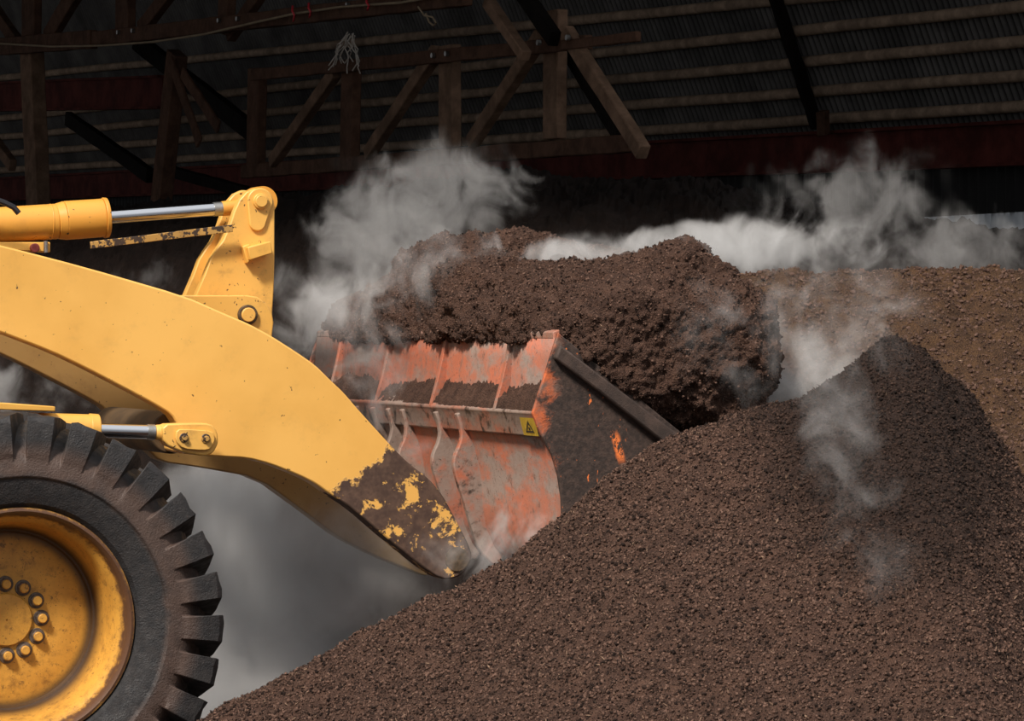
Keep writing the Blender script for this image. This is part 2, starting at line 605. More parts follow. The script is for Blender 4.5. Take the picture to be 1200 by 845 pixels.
def stadium(c0, c1, r0, r1, n=12):
    a = math.atan2(c1[1] - c0[1], c1[0] - c0[0])
    P = [(c0[0] + r0 * math.cos(a + PI / 2 + PI * k / n), c0[1] + r0 * math.sin(a + PI / 2 + PI * k / n)) for k in range(n + 1)]
    P += [(c1[0] + r1 * math.cos(a - PI / 2 + PI * k / n), c1[1] + r1 * math.sin(a - PI / 2 + PI * k / n)) for k in range(n + 1)]
    return P


mb = MB(); mb.prism(stadium(c0, c1, .056, .036), 1.045, 1.062)
mb.build('pin_boss', M_CRANK, crank, bevel=.005)
mb = MB(); mb.tube((c0[0], 1.03, c0[1]), (c0[0], 1.33, c0[1]), .033)
mb.tube((c0[0], 1.022, c0[1]), (c0[0], 1.034, c0[1]), .026)
mb.build('pivot_pin', M_CRANK, crank, bevel=.003)
c2 = LP(290, 369, .985)
mb = MB(); mb.tube((c2[0], .972, c2[1]), (c2[0], 1.4, c2[1]), .042)
mb.cur = 1
mb.tube((c2[0], .962, c2[1]), (c2[0], .975, c2[1]), .030)
mb.build('pivot_pin', [M_PIN, M_CRANK], crank, bevel=.003, label='lower pivot pin ringed with dark grease')
mb = MB(); mb.prism([LP(*p, 1.03) for p in ((287, 290), (314, 283), (316, 297), (290, 305))], .985, 1.065)
mb.prism([LP(*p, 1.055) for p in ((282, 289), (290, 286), (294, 304), (287, 309))], 1.02, 1.065)
mb.build('stop_block', M_YEL, crank, bevel=.004)
mb = MB(); mb.prism([LP(*p, 1.2) for p in ((296, 450), (486, 572), (478, 588), (288, 472))], 1.14, 1.22)
mb.build('tilt_link', M_YEL, loader, bevel=.006)

# tilt cylinder (v = 1.18)
TV = 1.18


def axis3(px, py, v):
    u, z = LP(px, py, v)
    return Vector((u, v, z))


k0, k1 = axis3(-420, 290, TV), axis3(66, 259.5, TV)
mb = MB()
mb.tube(k0, k1, .0735, n=40)
mb.tube(k1, axis3(76, 258.5, TV), .0735, .081, n=40)
mb.tube(axis3(76, 258.5, TV), axis3(121, 255.3, TV), .081, .080, n=40)
mb.tube(axis3(121, 255.3, TV), axis3(126, 255, TV), .085, .083, n=40)
mb.tube(axis3(58, 260, TV), axis3(60, 260, TV), .075, n=40)
tcyl = mb.build('tilt_cylinder', M_CYL, loader, bevel=.003, smooth=40)
mb = MB(); mb.tube(axis3(110, 256, TV), axis3(251, 245.4, TV), .0275, n=32)
mb.build('piston_rod', M_CHROME, tcyl, smooth=40)
mb = MB(); mb.tube(axis3(250, 245.4, TV), axis3(260, 244.6, TV), .0295, n=32)
mb.build('rod_collar', M_STEELRING, tcyl, smooth=40)
mb = MB(); mb.tube(axis3(260, 244.6, TV), axis3(284, 242.5, TV), .031, .034, n=32)
e = LP(304, 236, TV)
mb.tube((e[0], TV - .06, e[1]), (e[0], TV + .06, e[1]), .062, n=32)
mb.build('rod_eye', M_CYL, tcyl, smooth=40)
mb = MB(); mb.prism([LP(*p, TV) for p in ((-40, 284), (28, 284), (56, 284), (56, 296), (2, 293), (-40, 290))], TV - .05, TV + .05)
brk = mb.build('hose_bracket', M_YEL, tcyl, bevel=.004)
p = axis3(37, 291, TV)
mb = MB(); mb.tube(p + Vector((0, -.075, 0)), p + Vector((0, -.02, 0)), .019, n=20)
mb.build('port_cap', M_REDCAP, brk, bevel=.003)
p = axis3(50, 290, TV)
mb = MB(); mb.tube(p + Vector((0, -.06, .025)), p + Vector((0, -.06, -.022)), .009, n=14)
mb.build('hose_fitting', M_STEELRING, brk)
mb = MB(); mb.path([axis3(*q, 1.0) for q in ((-60, 212), (-20, 228), (6, 238), (16, 243), (22, 250))], .012)
mb.build('hydraulic_hose', M_HOSE, loader)

# bucket-level indicator rod and its stub
d0, d1 = axis3(106, 287.5, 1.0), axis3(272, 267.5, 1.0)
ax = (d1 - d0).normalized(); sd = Vector((0, 1, 0)); up = sd.cross(ax).normalized()
mb = MB(); mb.box_between(d0, d1, up, sd, .030, .020, seg=10, rough=.0008)
mb.build('indicator_bar', M_RUSTBAR, loader, bevel=.002)
mb = MB(); mb.tube(axis3(270, 268, 1.1), axis3(275, 250, 1.1), .011, n=14)
mb.tube(axis3(275.2, 252, 1.1), axis3(275.8, 248, 1.1), .013, n=14)
mb.build('indicator_post', M_CRANK, loader)

# lift cylinder in front of the near arm (v = .45)
LV = .45
mb = MB()
mb.tube(axis3(-420, 489, LV), axis3(108, 504, LV), .062, n=36)
mb.tube(axis3(104, 504, LV), axis3(115, 504.3, LV), .066, .064, n=36)
lcyl = mb.build('lift_cylinder', M_YEL, loader, bevel=.003)
mb = MB(); mb.tube(axis3(100, 504, LV), axis3(181, 506.5, LV), .0285, n=32)
mb.build('piston_rod', M_CHROME, lcyl)
mb = MB(); mb.tube(axis3(172, 506.2, LV), axis3(181, 506.5, LV), .031, n=32)
mb.build('rod_collar', M_STEELRING, lcyl)
mb = MB()
mb.tube(axis3(181, 506.5, LV), axis3(194, 507.5, LV), .029, .036, n=32)
lug = smooth_poly([LP(*p, LV - .05) for p in ((190, 497), (222, 496), (247, 496), (255, 506), (256, 520), (250, 531), (240, 535), (217, 531), (192, 520))])
mb.prism(lug, LV - .05, LV + .05)
mb.build('rod_clevis', M_CRANK, lcyl, bevel=.006)
kp = smooth_poly([LP(*p, LV - .06) for p in ((207, 503), (222, 503), (249, 505), (252, 515), (247, 526), (238, 528), (214, 526), (205, 516))])
mb = MB(); mb.prism(kp, LV - .066, LV - .05)
keep = mb.build('keeper_plate', M_CRANK, lcyl, bevel=.003)
mb = MB()
for (bx, by) in ((215.5, 513), (241, 514)):
    pu, pz = LP(bx, by, LV - .066)
    mb2 = MB()
    mb2.tube((pu, LV - .072, pz), (pu, LV - .064, pz), .019, n=20)
    mb2.tube((pu, LV - .086, pz), (pu, LV - .070, pz), .0125, n=6)
    mb2.build('keeper_bolt', M_RUSTBAR, lcyl, bevel=.002, seg=1)
mb = MB(); mb.prism([LP(*p, .42) for p in ((-420, 464), (-40, 469), (20, 473), (61, 476), (61, 482), (0, 480), (-420, 474))], .36, .46)
mb.build('cylinder_guard', M_YEL, loader, bevel=.004)
# front frame, out of the picture to the left, that carries the arms and axle
mb = MB(); mb.prism([(-2.6, .7), (-.45, .7), (-.45, 1.1), (-.85, 1.5), (-1.3, 2.6), (-2.0, 2.6), (-2.6, 1.5)], .9, 1.5)
mb.build('front_frame', M_YEL, loader, bevel=.02)
mb = MB(); mb.tube((0, .05, HZ), (0, 1.7, HZ), .17, n=32)
mb.build('axle_housing', M_YEL, loader)

# ---- bucket
V0, V1 = -.42, 2.80


def BL(P, v=V0):
    return [LP(x, y, v) for x, y in P]


shell_px = [(652, 391), (650, 420), (648, 455), (645, 485), (643, 513), (650, 533), (656, 557), (659, 583), (660, 606), (664, 632), (674, 655), (692, 671), (720, 676), (760, 660), (820, 618), (878, 574)]
mb = MB(); mb.sheet(BL(shell_px), V0, V1)
bucket = mb.build('bucket', M_BUCKET, loader, solid=.022, smooth=50, offset=0, label='rust-orange worn steel bucket with ribbed back')
side_px = [(652, 390), (637, 438), (622, 484), (628, 500), (634, 513), (645, 533), (652, 557), (656, 583), (657, 606), (661, 634), (672, 658), (692, 675), (722, 680), (764, 664), (824, 622), (884, 578)]
mb = MB(); mb.prism(BL(side_px), V0 - .022, V0)
mb.build('side_plate', M_SIDE, bucket, bevel=.004, label='near side plate caked in dark soil with orange scrapes')
mb = MB(); mb.prism(BL(side_px), V1, V1 + .022)
mb.build('side_plate', M_SIDE, bucket, bevel=.004)
for va, vb in ((V0 - .062, V0 - .02), (V1 + .02, V1 + .06)):
    mb = MB(); mb.prism([LP(x, y, V0 - .06) for x, y in ((657, 404), (651, 420), (700, 457), (868, 590), (886, 578), (720, 452))], va, vb)
    mb.build('side_cutter', M_CUTTER, bucket, bevel=.008)
mb = MB(); mb.prism(BL([(648, 456), (625, 484), (628, 489), (634, 512), (644, 513)]), V0, V1)
mb.build('ledge', M_LEDGE, bucket, bevel=.006)
mb = MB(); mb.prism(BL([(656, 386), (648, 389), (648, 397), (656, 397)]), V0, V1)
mb.build('top_lip', M_LEDGE, bucket, bevel=.004)
for v in (.04, .85, 1.62, 2.36):
    mb = MB(); mb.prism(BL([(651, 392), (645, 397), (640, 425), (634, 452), (625.5, 484), (648, 456)]), v, v + .03)
    mb.build('rib', M_BUCKET, bucket, bevel=.003)
br_px = [(532, 482), (537, 496), (539.5, 510), (537, 521), (531, 534), (529.5, 545), (533, 560), (543, 590), (552, 622), (560, 645), (580, 665), (596, 640), (590, 560), (575, 484)]
brp = smooth_poly([LP(x, y, .52) for x, y in br_px])
for v in (.50, .78, 1.24, 1.44, 1.66, 1.90):
    mb = MB(); mb.prism(brp, v, v + .035)
    mb.build('hinge_bracket', M_BRACKET, bucket, bevel=.005)
pu, pz = LP(535, 655, .58)
for va, vb in ((.572, .84),):
    mb = MB(); mb.tube((pu, va, pz), (pu, vb, pz), .05)
    mb.build('hinge_pin', M_PIN, bucket)
# warning sticker on the ledge's face
s0, s1 = Vector((*LP(628, 489, V0), 0)), Vector((*LP(634, 512, V0), 0))
nu = Vector((s1.y - s0.y, -(s1.x - s0.x), 0)).normalized()
if nu.x > 0: nu = -nu


def on_ledge(a, b, off):
    """a along v (0..1 over the sticker), b down the face"""
    q = s0.lerp(s1, .04 + .92 * b) + nu * off
    return (q.x, V0 + .012 + .17 * a, q.y)


mb = MB()
mb.add([on_ledge(*p, .004) for p in ((0, 0), (1, 0), (1, 1), (0, 1))], [(0, 1, 2, 3)])
mb.cur = 1
tri_o = [(.20, .82), (.78, .82), (.49, .14)]
tri_i = [(.31, .72), (.67, .72), (.49, .33)]
mb.add([on_ledge(*p, .0055) for p in tri_o + tri_i], [(0, 1, 4, 3), (1, 2, 5, 4), (2, 0, 3, 5)])
mb.add([on_ledge(.49 + .06 * math.cos(t), .60 + .09 * math.sin(t), .0055) for t in [2 * PI * k / 10 for k in range(10)]], [tuple(range(10))])
mb.build('warning_sticker', [M_DECAL, M_BLACK], bucket, label='yellow warning sticker with black triangle')

# ------------------------------------------------------------------ COMPOST
M_SOIL = soil('compost_soil', 1.0, dark_spot=(1.30, 1.60, .50, .55))
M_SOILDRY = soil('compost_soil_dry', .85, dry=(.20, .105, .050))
M_SOILHEAP = soil('compost_soil_fresh', 1.0)
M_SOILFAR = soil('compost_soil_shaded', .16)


def interp(xs, tab):
    t = np.array(tab, dtype=float)
    return np.interp(xs, t[:, 0], t[:, 1])


def smooth1(a, k):
    ker = np.hanning(2 * k + 1); ker /= ker.sum()
    return np.convolve(np.pad(a, k, mode='edge'), ker, 'valid')


def height_pile(name, mat, sky, dr, x0, x1, ys, nx, kf, kb, round_, amp, n_crumb, csize, label, seed=0, low=.05):
    """a tipped pile: crest above plan line y = dr, repose slopes in front (kf) and behind (kb)"""
    xs = np.linspace(x0, x1, nx)
    t = np.array(sky, dtype=float)
    rx = (t[:, 0] - 600) / FP * dr
    rz = H - (t[:, 1] - HY) / FP * dr
    zr = smooth1(np.interp(xs, rx, rz), max(2, int(.05 * nx / (x1 - x0))))
    X, Y = np.meshgrid(xs, ys, indexing='ij')
    Zr = np.repeat(zr[:, None], len(ys), 1)
    D = dr - Y
    S = np.sqrt(D * D + round_ ** 2) - round_
    Z = Zr - np.where(D > 0, kf, kb) * S
    P = np.stack([X.ravel() + seed, Y.ravel(), np.zeros(X.size)], 1)
    gate = .35 + .65 * np.clip(np.abs(D).ravel() / .35, 0, 1)
    Z = Z.ravel() + low * gate * fbm(P * np.array([1.6, .8, 1]), 3)
    P[:, 2] = Z
    Z = Z + amp * (fbm(P * 9, 3) * 1.1 + .9 * np.abs(fbm(P * 27, 2)) + .55 * fbm(P * 75, 2))
    Z = np.maximum(Z, -.15)
    V = np.stack([X.ravel(), Y.ravel(), Z], 1)
    F = [grid_faces(nx, len(ys))]
    tint = np.zeros(len(V))
    if n_crumb:
        w = (V[:, 1] < dr + .15) & (V[:, 2] > .05)
        idx = nr.choice(np.nonzero(w)[0], n_crumb)
        gx = np.gradient(Z.reshape(nx, -1), xs, axis=0).ravel(); gy = np.gradient(Z.reshape(nx, -1), ys, axis=1).ravel()
        N = np.stack([-gx, -gy, np.ones_like(gx)], 1)[idx]
        N /= np.linalg.norm(N, axis=1)[:, None]
        Pc = V[idx] + np.stack([nr.uniform(-.004, .004, n_crumb), nr.uniform(-.004, .004, n_crumb), np.zeros(n_crumb)], 1)
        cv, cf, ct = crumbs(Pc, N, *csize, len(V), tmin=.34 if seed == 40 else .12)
        V = np.concatenate([V, cv]); F.append(cf); tint = np.concatenate([tint, ct])
    o = np_mesh(name, V, F, mat, tint)
    return tag(o, label, 'compost pile', kind='stuff')


near_sky = [(-150, 985), (100, 905), (240, 845), (330, 791), (420, 742), (520, 690), (600, 642), (660, 600), (715, 555), (760, 524), (810, 506), (850, 492), (890, 478), (930, 466),
            (965, 448), (1000, 418), (1028, 396), (1046, 386), (1064, 394), (1088, 404), (1104, 426), (1136, 452), (1165, 498), (1200, 560), (1300, 700), (1500, 860)]
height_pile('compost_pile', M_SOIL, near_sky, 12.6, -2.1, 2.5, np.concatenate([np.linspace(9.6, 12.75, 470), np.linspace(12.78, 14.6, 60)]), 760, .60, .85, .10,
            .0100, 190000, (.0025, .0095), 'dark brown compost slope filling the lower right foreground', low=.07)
back_sky = [(300, 900), (560, 700), (700, 460), (800, 365), (860, 328), (930, 318), (1000, 314), (1060, 310), (1120, 316), (1200, 318), (1320, 322), (1500, 360)]
height_pile('compost_pile', M_SOILDRY, back_sky, 15.9, -.6, 4.2, np.concatenate([np.linspace(12.2, 16.1, 330), np.linspace(16.15, 19, 40)]), 420, .50, .6, .14,
            .016, 60000, (.004, .015), 'sunlit golden brown compost slope at right edge beyond the dark slope', seed=40, low=.09)
far_sky = [(-700, 262), (0, 250), (300, 236), (420, 224), (520, 207), (560, 203), (620, 203), (690, 207), (760, 212), (830, 216), (900, 232), (1000, 250), (1060, 254), (1075, 257), (1120, 262), (1200, 270), (1500, 290)]
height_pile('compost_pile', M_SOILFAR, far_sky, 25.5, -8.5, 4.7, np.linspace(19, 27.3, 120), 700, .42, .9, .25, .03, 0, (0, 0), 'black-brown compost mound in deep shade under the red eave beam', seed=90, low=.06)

# heap carried in the bucket
nu_, nv_ = 620, 420
al = np.linspace(0, 2 * PI, nu_, endpoint=False)
be = np.linspace(0.02, PI - .02, nv_)
A, B = np.meshgrid(al, be, indexing='ij')


def sp(x, e):
    return np.sign(x) * np.abs(x) ** e


rad = np.where(B < PI / 2, np.sin(B) ** .72, np.sin(B) ** .35)
hu = 2.585 + .55 * sp(np.cos(A), .36) * rad
hv = 1.185 + 1.68 * sp(np.sin(A), .36) * rad
up_ = np.cos(B)
hz = 1.86 + np.where(up_ > 0, .315, .50) * sp(up_, .85)


def gs(u, v, u0, v0, su, sv):
    return np.exp(-((u - u0) / su) ** 2 - ((v - v0) / sv) ** 2)


top = np.clip(up_ + .25, 0, 1)
hz = hz + top * (.125 * gs(hu, hv, 2.45, 1.5, .5, .6) + .075 * gs(hu, hv, 2.72, .05, .32, .5) - .03 * gs(hu, hv, 2.6, .75, .3, .25) - .06 * gs(hu, hv, 2.5, 2.8, .8, .5))
hP = np.stack([hu, hv, hz], -1).reshape(-1, 3)
nn = (hP - np.array([2.58, 1.185, 1.80])) / np.array([.6, 1.4, .4])
nn /= np.linalg.norm(nn, axis=1)[:, None]
hP = hP + nn * (.060 * fbm(hP * 3.6, 3) + .020 * fbm(hP * 9, 2))[:, None]
lip, base_ = LP(652, 391, V0), LP(648, 455, V0)
fray = .010 * fbm(hP * np.array([9, 13, 9]), 3)
low_ = hP[:, 2] < lip[1] - .034 + fray * .7
hP[:, 0] = np.where(low_, np.maximum(hP[:, 0], lip[0] + .045), np.maximum(hP[:, 0], lip[0] - .07 + fray))
tipp = LP(884, 578, V0)
open_z = lip[1] + (tipp[1] - lip[1]) * (hP[:, 0] - lip[0]) / (tipp[0] - lip[0])
inn = hP[:, 2] < open_z - .01 + fray
hP[:, 1] = np.where(inn, np.clip(hP[:, 1], V0 + .04, V1 - .04), np.clip(hP[:, 1], V0 - .045, V1 + .05))
i = np.arange(nu_ * nv_).reshape(nu_, nv_)
j = np.roll(i, -1, axis=0)
hf = np.stack([i[:, :-1].ravel(), j[:, :-1].ravel(), j[:, 1:].ravel(), i[:, 1:].ravel()], 1)
caps = [i[::-1, 0][None], i[:, -1][None]]
tmp = np_mesh('compost_heap_base', hP, [hf, caps[0], caps[1]], M_SOILHEAP)
md = tmp.modifiers.new('r', 'REMESH'); md.mode = 'VOXEL'; md.voxel_size = .0085
md = tmp.modifiers.new('s', 'SMOOTH'); md.iterations = 3
ev = tmp.evaluated_get(bpy.context.evaluated_depsgraph_get())
me_ = ev.to_mesh()
nvv = len(me_.vertices)
hP = np.empty(nvv * 3, dtype=np.float32); me_.vertices.foreach_get('co', hP); hP = hP.reshape(-1, 3).astype(float)
nn = np.empty(nvv * 3, dtype=np.float32); me_.vertices.foreach_get('normal', nn); nn = nn.reshape(-1, 3).astype(float)
lt = np.empty(len(me_.polygons), dtype=np.int32); me_.polygons.foreach_get('loop_total', lt)
lv = np.empty(len(me_.loops), dtype=np.int32); me_.loops.foreach_get('vertex_index', lv)
hf = lv.reshape(-1, 4) if (lt == 4).all() else None
ev.to_mesh_clear()
bpy.data.objects.remove(tmp)
disp = .020 * np.abs(fbm(hP * 10 + 5, 3)) + .012 * fbm(hP * 27, 2) + .011 * fbm(hP * 70, 2) - .006
hP = hP + nn * disp[:, None]
sel = nr.choice(len(hP), 90000)
cv, cf, ct = crumbs(hP[sel], nn[sel], .0022, .0085, len(hP), .02)
hP = np.concatenate([hP, cv])
wP = np.stack([OX + FX * hP[:, 0] - FY * hP[:, 1], OY + FY * hP[:, 0] + FX * hP[:, 1], hP[:, 2]], -1)
heap = np_mesh('compost_heap', wP, [hf, cf], M_SOILHEAP, np.concatenate([np.zeros(nvv), ct]))
tag(heap, 'rounded heap of dark steaming compost overflowing the raised loader bucket', 'compost', kind='stuff')

# soil lying on the bucket's ledge
nsv, nsu = 420, 40
vv = np.linspace(V0 + .01, V1 - .05, nsv)
ss = np.linspace(0, 1, nsu)
SV, SS = np.meshgrid(vv, ss, indexing='ij')
pa, pb = LP(650, 452, V0), LP(626, 483.5, V0)
Ul = pa[0] + (pb[0] - pa[0]) * SS
Zl = pa[1] + (pb[1] - pa[1]) * SS
Pn = np.stack([Ul.ravel(), SV.ravel(), Zl.ravel()], 1)
th = (.022 + .030 * fbm(Pn * np.array([3, 2.2, 3]), 3).reshape(SV.shape) + .02 * np.abs(fbm(Pn * 28, 3)).reshape(SV.shape)) * np.clip((1 - SS) * 6, 0, 1) * np.clip(SS * 8 + .6, 0, 1) - .004
Zl = Zl + th
W = np.stack([OX + FX * Ul - FY * SV, OY + FY * Ul + FX * SV, Zl], -1).reshape(-1, 3)
tag(np_mesh('compost_spill', W, [grid_faces(nsv, nsu)], M_SOILHEAP, np.zeros(len(W))), 'loose dark compost lying along the ledge of the bucket back', 'compost', kind='stuff')

# ------------------------------------------------------------------ SHED
dE = Vector((-.4476, 1.0, .025)).normalized()   # along the eave, away from the eye
nE = Vector((-1.0, -.4476, 0)).normalized()           # from the eave towards the open side
PE = at(800, 166, 36.0)                  # a point of the eave line (top of the red beam)
ph = math.radians(68)
sE = nE * math.cos(ph) + Vector((0, 0, math.sin(ph)))
rN = Vector((0, 0, 0)) + (sE.cross(dE)).normalized()
if rN.y > 0: rN = -rN                    # towards the eye / inside


def on_plane(px, py, P0, n, off=0.0):
    d = at(px, py, 1.0) - Vector((0, 0, H))
    t = (P0 + n * off - Vector((0, 0, H))).dot(n) / d.dot(n)
    return Vector((0, 0, H)) + d * t


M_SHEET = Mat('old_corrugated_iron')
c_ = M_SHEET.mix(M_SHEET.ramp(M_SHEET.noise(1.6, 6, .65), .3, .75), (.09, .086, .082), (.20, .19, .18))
c_ = M_SHEET.mix(M_SHEET.ramp(M_SHEET.n('ShaderNodeAttribute', attribute_name='tint').outputs['Fac'], .15, .75), (.018, .016, .015), c_)  # groove shading painted in: corrugation valleys go dark through tint
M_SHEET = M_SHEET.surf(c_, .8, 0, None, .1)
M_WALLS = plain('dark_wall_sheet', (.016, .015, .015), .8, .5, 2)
M_PURLIN = wood('weathered_purlin_pole', (.58, .42, .30))
M_WOOD = wood('dark_brown_timber', (.165, .088, .058))
M_WOOD2 = wood('grey_brown_timber', (.31, .19, .125))
M_WOODD = wood('black_timber_and_shadow', (.016, .012, .010))
M_RED = plain('oxide_red_steel', (.17, .042, .033), .8, .6, 3, spec=.08)
M_ROPE = plain('old_rope', (.40, .30, .19), .9, .3)
M_RIBBON = plain('red_ribbon', (.85, .03, .05), .6, .2)
M_TWINE = plain('pale_twine', (.75, .68, .6), .9, .2)

# corrugated roof sheet
amp = .030
n_w = int(78 / .10)
tt = np.linspace(-8, 70, n_w * 6 + 1)
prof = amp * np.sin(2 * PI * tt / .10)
rows = [0.0, 1.2, 2.4, 3.6, 4.8]
Vr = []
for s_ in rows:
    base = PE + sE * (s_ - .02)
    for t_, a_ in zip(tt, prof):
        p = base + dE * t_ + rN * (a_ - .01)
        Vr.append((p.x, p.y, p.z))
nV = len(Vr)
Fr = [grid_faces(len(rows), len(tt))]
# the unseen roof goes on at a low pitch, shaped to shade the background
a0 = PE + sE * 4.8 + dE * -8; a1 = PE + sE * 4.8 + dE * 70
q = [a0, a1, (-45, 98, 9.0), (-25, 18, 9.6), (9, 18, 9.6), (9.5, 27, 9.0)]
Vr += [tuple(p) for p in q]
Fr.append(np.array([[nV, nV + 1, nV + 2, nV + 3], [nV, nV + 3, nV + 4, nV + 5]]))
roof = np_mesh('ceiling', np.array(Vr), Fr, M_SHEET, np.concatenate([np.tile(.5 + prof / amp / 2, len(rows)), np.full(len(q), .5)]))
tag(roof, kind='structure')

# wall under the eave with a pale translucent strip
zb = at(800, 207, 36.0).z


def wall_strip(name, z0, z1, t0, t1, mat, pitch, amp_, off):
    k = int((t1 - t0) / pitch * 6) + 1
    tt_ = np.linspace(t0, t1, k)
    V = []
    for z in (z0, z1):
        for t_ in tt_:
            p = Vector((PE.x, PE.y, 0)) + dE * t_ + nE * (off + amp_ * math.sin(2 * PI * t_ / pitch))
            V.append((p.x, p.y, z))
    return tag(np_mesh(name, np.array(V), [grid_faces(2, k)], mat), kind='structure')


w_top = on_plane(1150, 251, Vector((PE.x, PE.y, 0)), nE).z
w_bot = on_plane(1150, 275, Vector((PE.x, PE.y, 0)), nE).z
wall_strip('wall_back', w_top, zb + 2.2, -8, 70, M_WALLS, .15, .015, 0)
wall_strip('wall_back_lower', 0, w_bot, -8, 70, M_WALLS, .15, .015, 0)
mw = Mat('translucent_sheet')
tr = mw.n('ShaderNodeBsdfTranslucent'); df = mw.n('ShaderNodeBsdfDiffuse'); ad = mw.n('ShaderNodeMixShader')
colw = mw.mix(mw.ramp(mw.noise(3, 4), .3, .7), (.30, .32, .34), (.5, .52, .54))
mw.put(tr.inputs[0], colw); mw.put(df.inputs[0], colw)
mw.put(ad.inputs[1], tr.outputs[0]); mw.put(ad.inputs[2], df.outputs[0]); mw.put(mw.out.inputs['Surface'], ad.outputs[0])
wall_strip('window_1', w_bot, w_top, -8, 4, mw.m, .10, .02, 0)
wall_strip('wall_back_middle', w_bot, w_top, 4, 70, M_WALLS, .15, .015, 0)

# floor
mf = Mat('yard_ground')
cf_ = mf.mix(mf.ramp(mf.noise(3, 6, .65), .3, .75), (.035, .028, .024), (.08, .064, .054))
mf.surf(cf_, .9, 0, mf.bump(mf.noise(25, 6), .6, .02))
fl = MB()
fl.add([(-50, 2, 0), (30, 2, 0), (30, 110, 0), (-50, 110, 0)], [(0, 1, 2, 3)])
tag(fl.build('floor', mf.m), kind='structure')

# purlins: round poles along the roof
names = ['lowest roof purlin pole just above the red eave beam', 'second roof purlin pole up from the red eave beam', 'third roof purlin pole up from the red eave beam',
         'fourth roof purlin pole up from the red eave beam', 'fifth roof purlin pole up from the red eave beam']
for y, lab in zip((150, 119, 86, 51, 12), names):
    p = on_plane(800, y, PE, rN, .05)
    dP = dE if y > 20 else (on_plane(50, 87, PE, rN, .05) - on_plane(1100, -17, PE, rN, .05)).normalized()
    mb = MB()
    N = 48
    mb.path([p + dP * (-8 + 78 * k / N) + Vector((0, 0, rnd.uniform(-.006, .006))) for k in range(N + 1)], .052, 12)
    tag(mb.build('roof_purlin', M_PURLIN), 'long pale ' + lab, 'purlin', 'round roof purlins')

# red beams
zt, zb0 = at(800, 166, 36).z, zb
cen_ = (zt + zb0) / 2


def red_beam(name, P, t0, t1, h, label):
    mb = MB()
    up = Vector((0, 0, 1))
    mb.box_between(P + dE * t0, P + dE * t1, up, nE, h, .06, seg=12, rough=.002)
    for sgn in (1, -1):
        c0 = P + up * (sgn * h / 2)
        mb.box_between(c0 + dE * t0, c0 + dE * t1, up, nE, .03, .20, seg=12, rough=.001)
    return tag(mb.build(name, M_RED, smooth=30), label, 'beam')


red_beam('steel_beam', Vector((PE.x, PE.y, cen_)) + nE * .12, -8, 70, zt - zb0, 'long dark red steel eave beam running below the purlins')
P0T = Vector((*at(500, 185, 30.5).xy, 0))
pb0, pb1 = on_plane(-60, 115, P0T, nE, -1.5), on_plane(194, 108, P0T, nE, -1.5)
mb = MB(); mb.box_between(pb0, pb1, Vector((0, 0, 1)), nE, .36, .08, seg=6, rough=.003)
mb.box_between(pb0 + Vector((0, 0, .18)), pb1 + Vector((0, 0, .18)), Vector((0, 0, 1)), nE, .03, .2, seg=6)
mb.box_between(pb0 - Vector((0, 0, .18)), pb1 - Vector((0, 0, .18)), Vector((0, 0, 1)), nE, .03, .2, seg=6)
tag(mb.build('steel_beam', M_RED, smooth=30), 'short dark red beam at upper left behind the grey post', 'beam')


def timber(mb, x0, y0, x1, y1, w, off=0.0, t=.09, rough=.005):
    p0, p1 = on_plane(x0, y0, P0T, nE, off), on_plane(x1, y1, P0T, nE, off)
    ax = (p1 - p0).normalized()
    side = ax.cross(nE).normalized()
    # width seen in pixels -> metres, allowing for the plane's slant
    D = (p0.y + p1.y) / 2
    k = abs(side.z) + abs(side.x) * .8 + .1
    mb.box_between(p0, p1, side, nE, w * D / FP / min(1, k), t, seg=max(3, int((p1 - p0).length / .25)), rough=rough)


def timber_part(name, parent, mat, *a, **k):
    mb = MB(); timber(mb, *a, **k)
    return mb.build(name, mat, parent, bevel=.008, seg=1, smooth=30)


def bolt_head(parent, x, y, off):
    p = on_plane(x, y, P0T, nE, off)
    mb = MB(); mb.tube(p - nE * .01, p + nE * .02, .022, n=8)
    mb.build('bolt_head', M_STEELRING, parent)


tr1 = empty('timber_truss', on_plane(510, 185, P0T, nE), 0, 'dark timber truss with diagonals hanging in the middle below the roof', 'truss')
org1 = tr1.location.copy()


def rebase(root):
    """children were built in world space: give them the root's origin"""
    inv = Matrix.Translation(-root.location)
    for c in root.children:
        c.data.transform(inv)


tp = lambda nm, mt, *a, **k: timber_part(nm, tr1, mt, *a, **k)
tp('bottom_chord', M_WOOD, 287, 201, 742, 168, 18)
tp('top_chord', M_WOOD, 297, 88, 690, 49, 15, off=.10, t=.07)
tp('top_chord', M_WOOD, 660, 53, 748, 43, 12, off=.19, t=.05)
for a in ((302, 80, 300, 194, 18), (412, 80, 410, 190, 17), (527, 53, 527, 173, 17), (651, 12, 650, 163, 18)):
    tp('truss_post', M_WOOD2 if a[0] in (527, 651) else M_WOOD, *a)
for a in ((394, 84, 320, 190, 16), (512, 60, 432, 181, 17), (634, 42, 553, 168, 18)):
    tp('diagonal_brace', M_WOOD2, *a, off=.06)
tp('diagonal_brace', M_WOOD2, 664, 38, 754, 179, 19, off=.16)
tp('diagonal_brace', M_WOODD, 662, 52, 728, 158, 20, off=-.15)  # dark strut added in place of a shadow behind the front brace
for x, y in ((508, 65), (524, 63), (632, 50), (646, 47), (666, 44)):
    bolt_head(tr1, x, y, .24 if x > 600 else .15)
rebase(tr1)

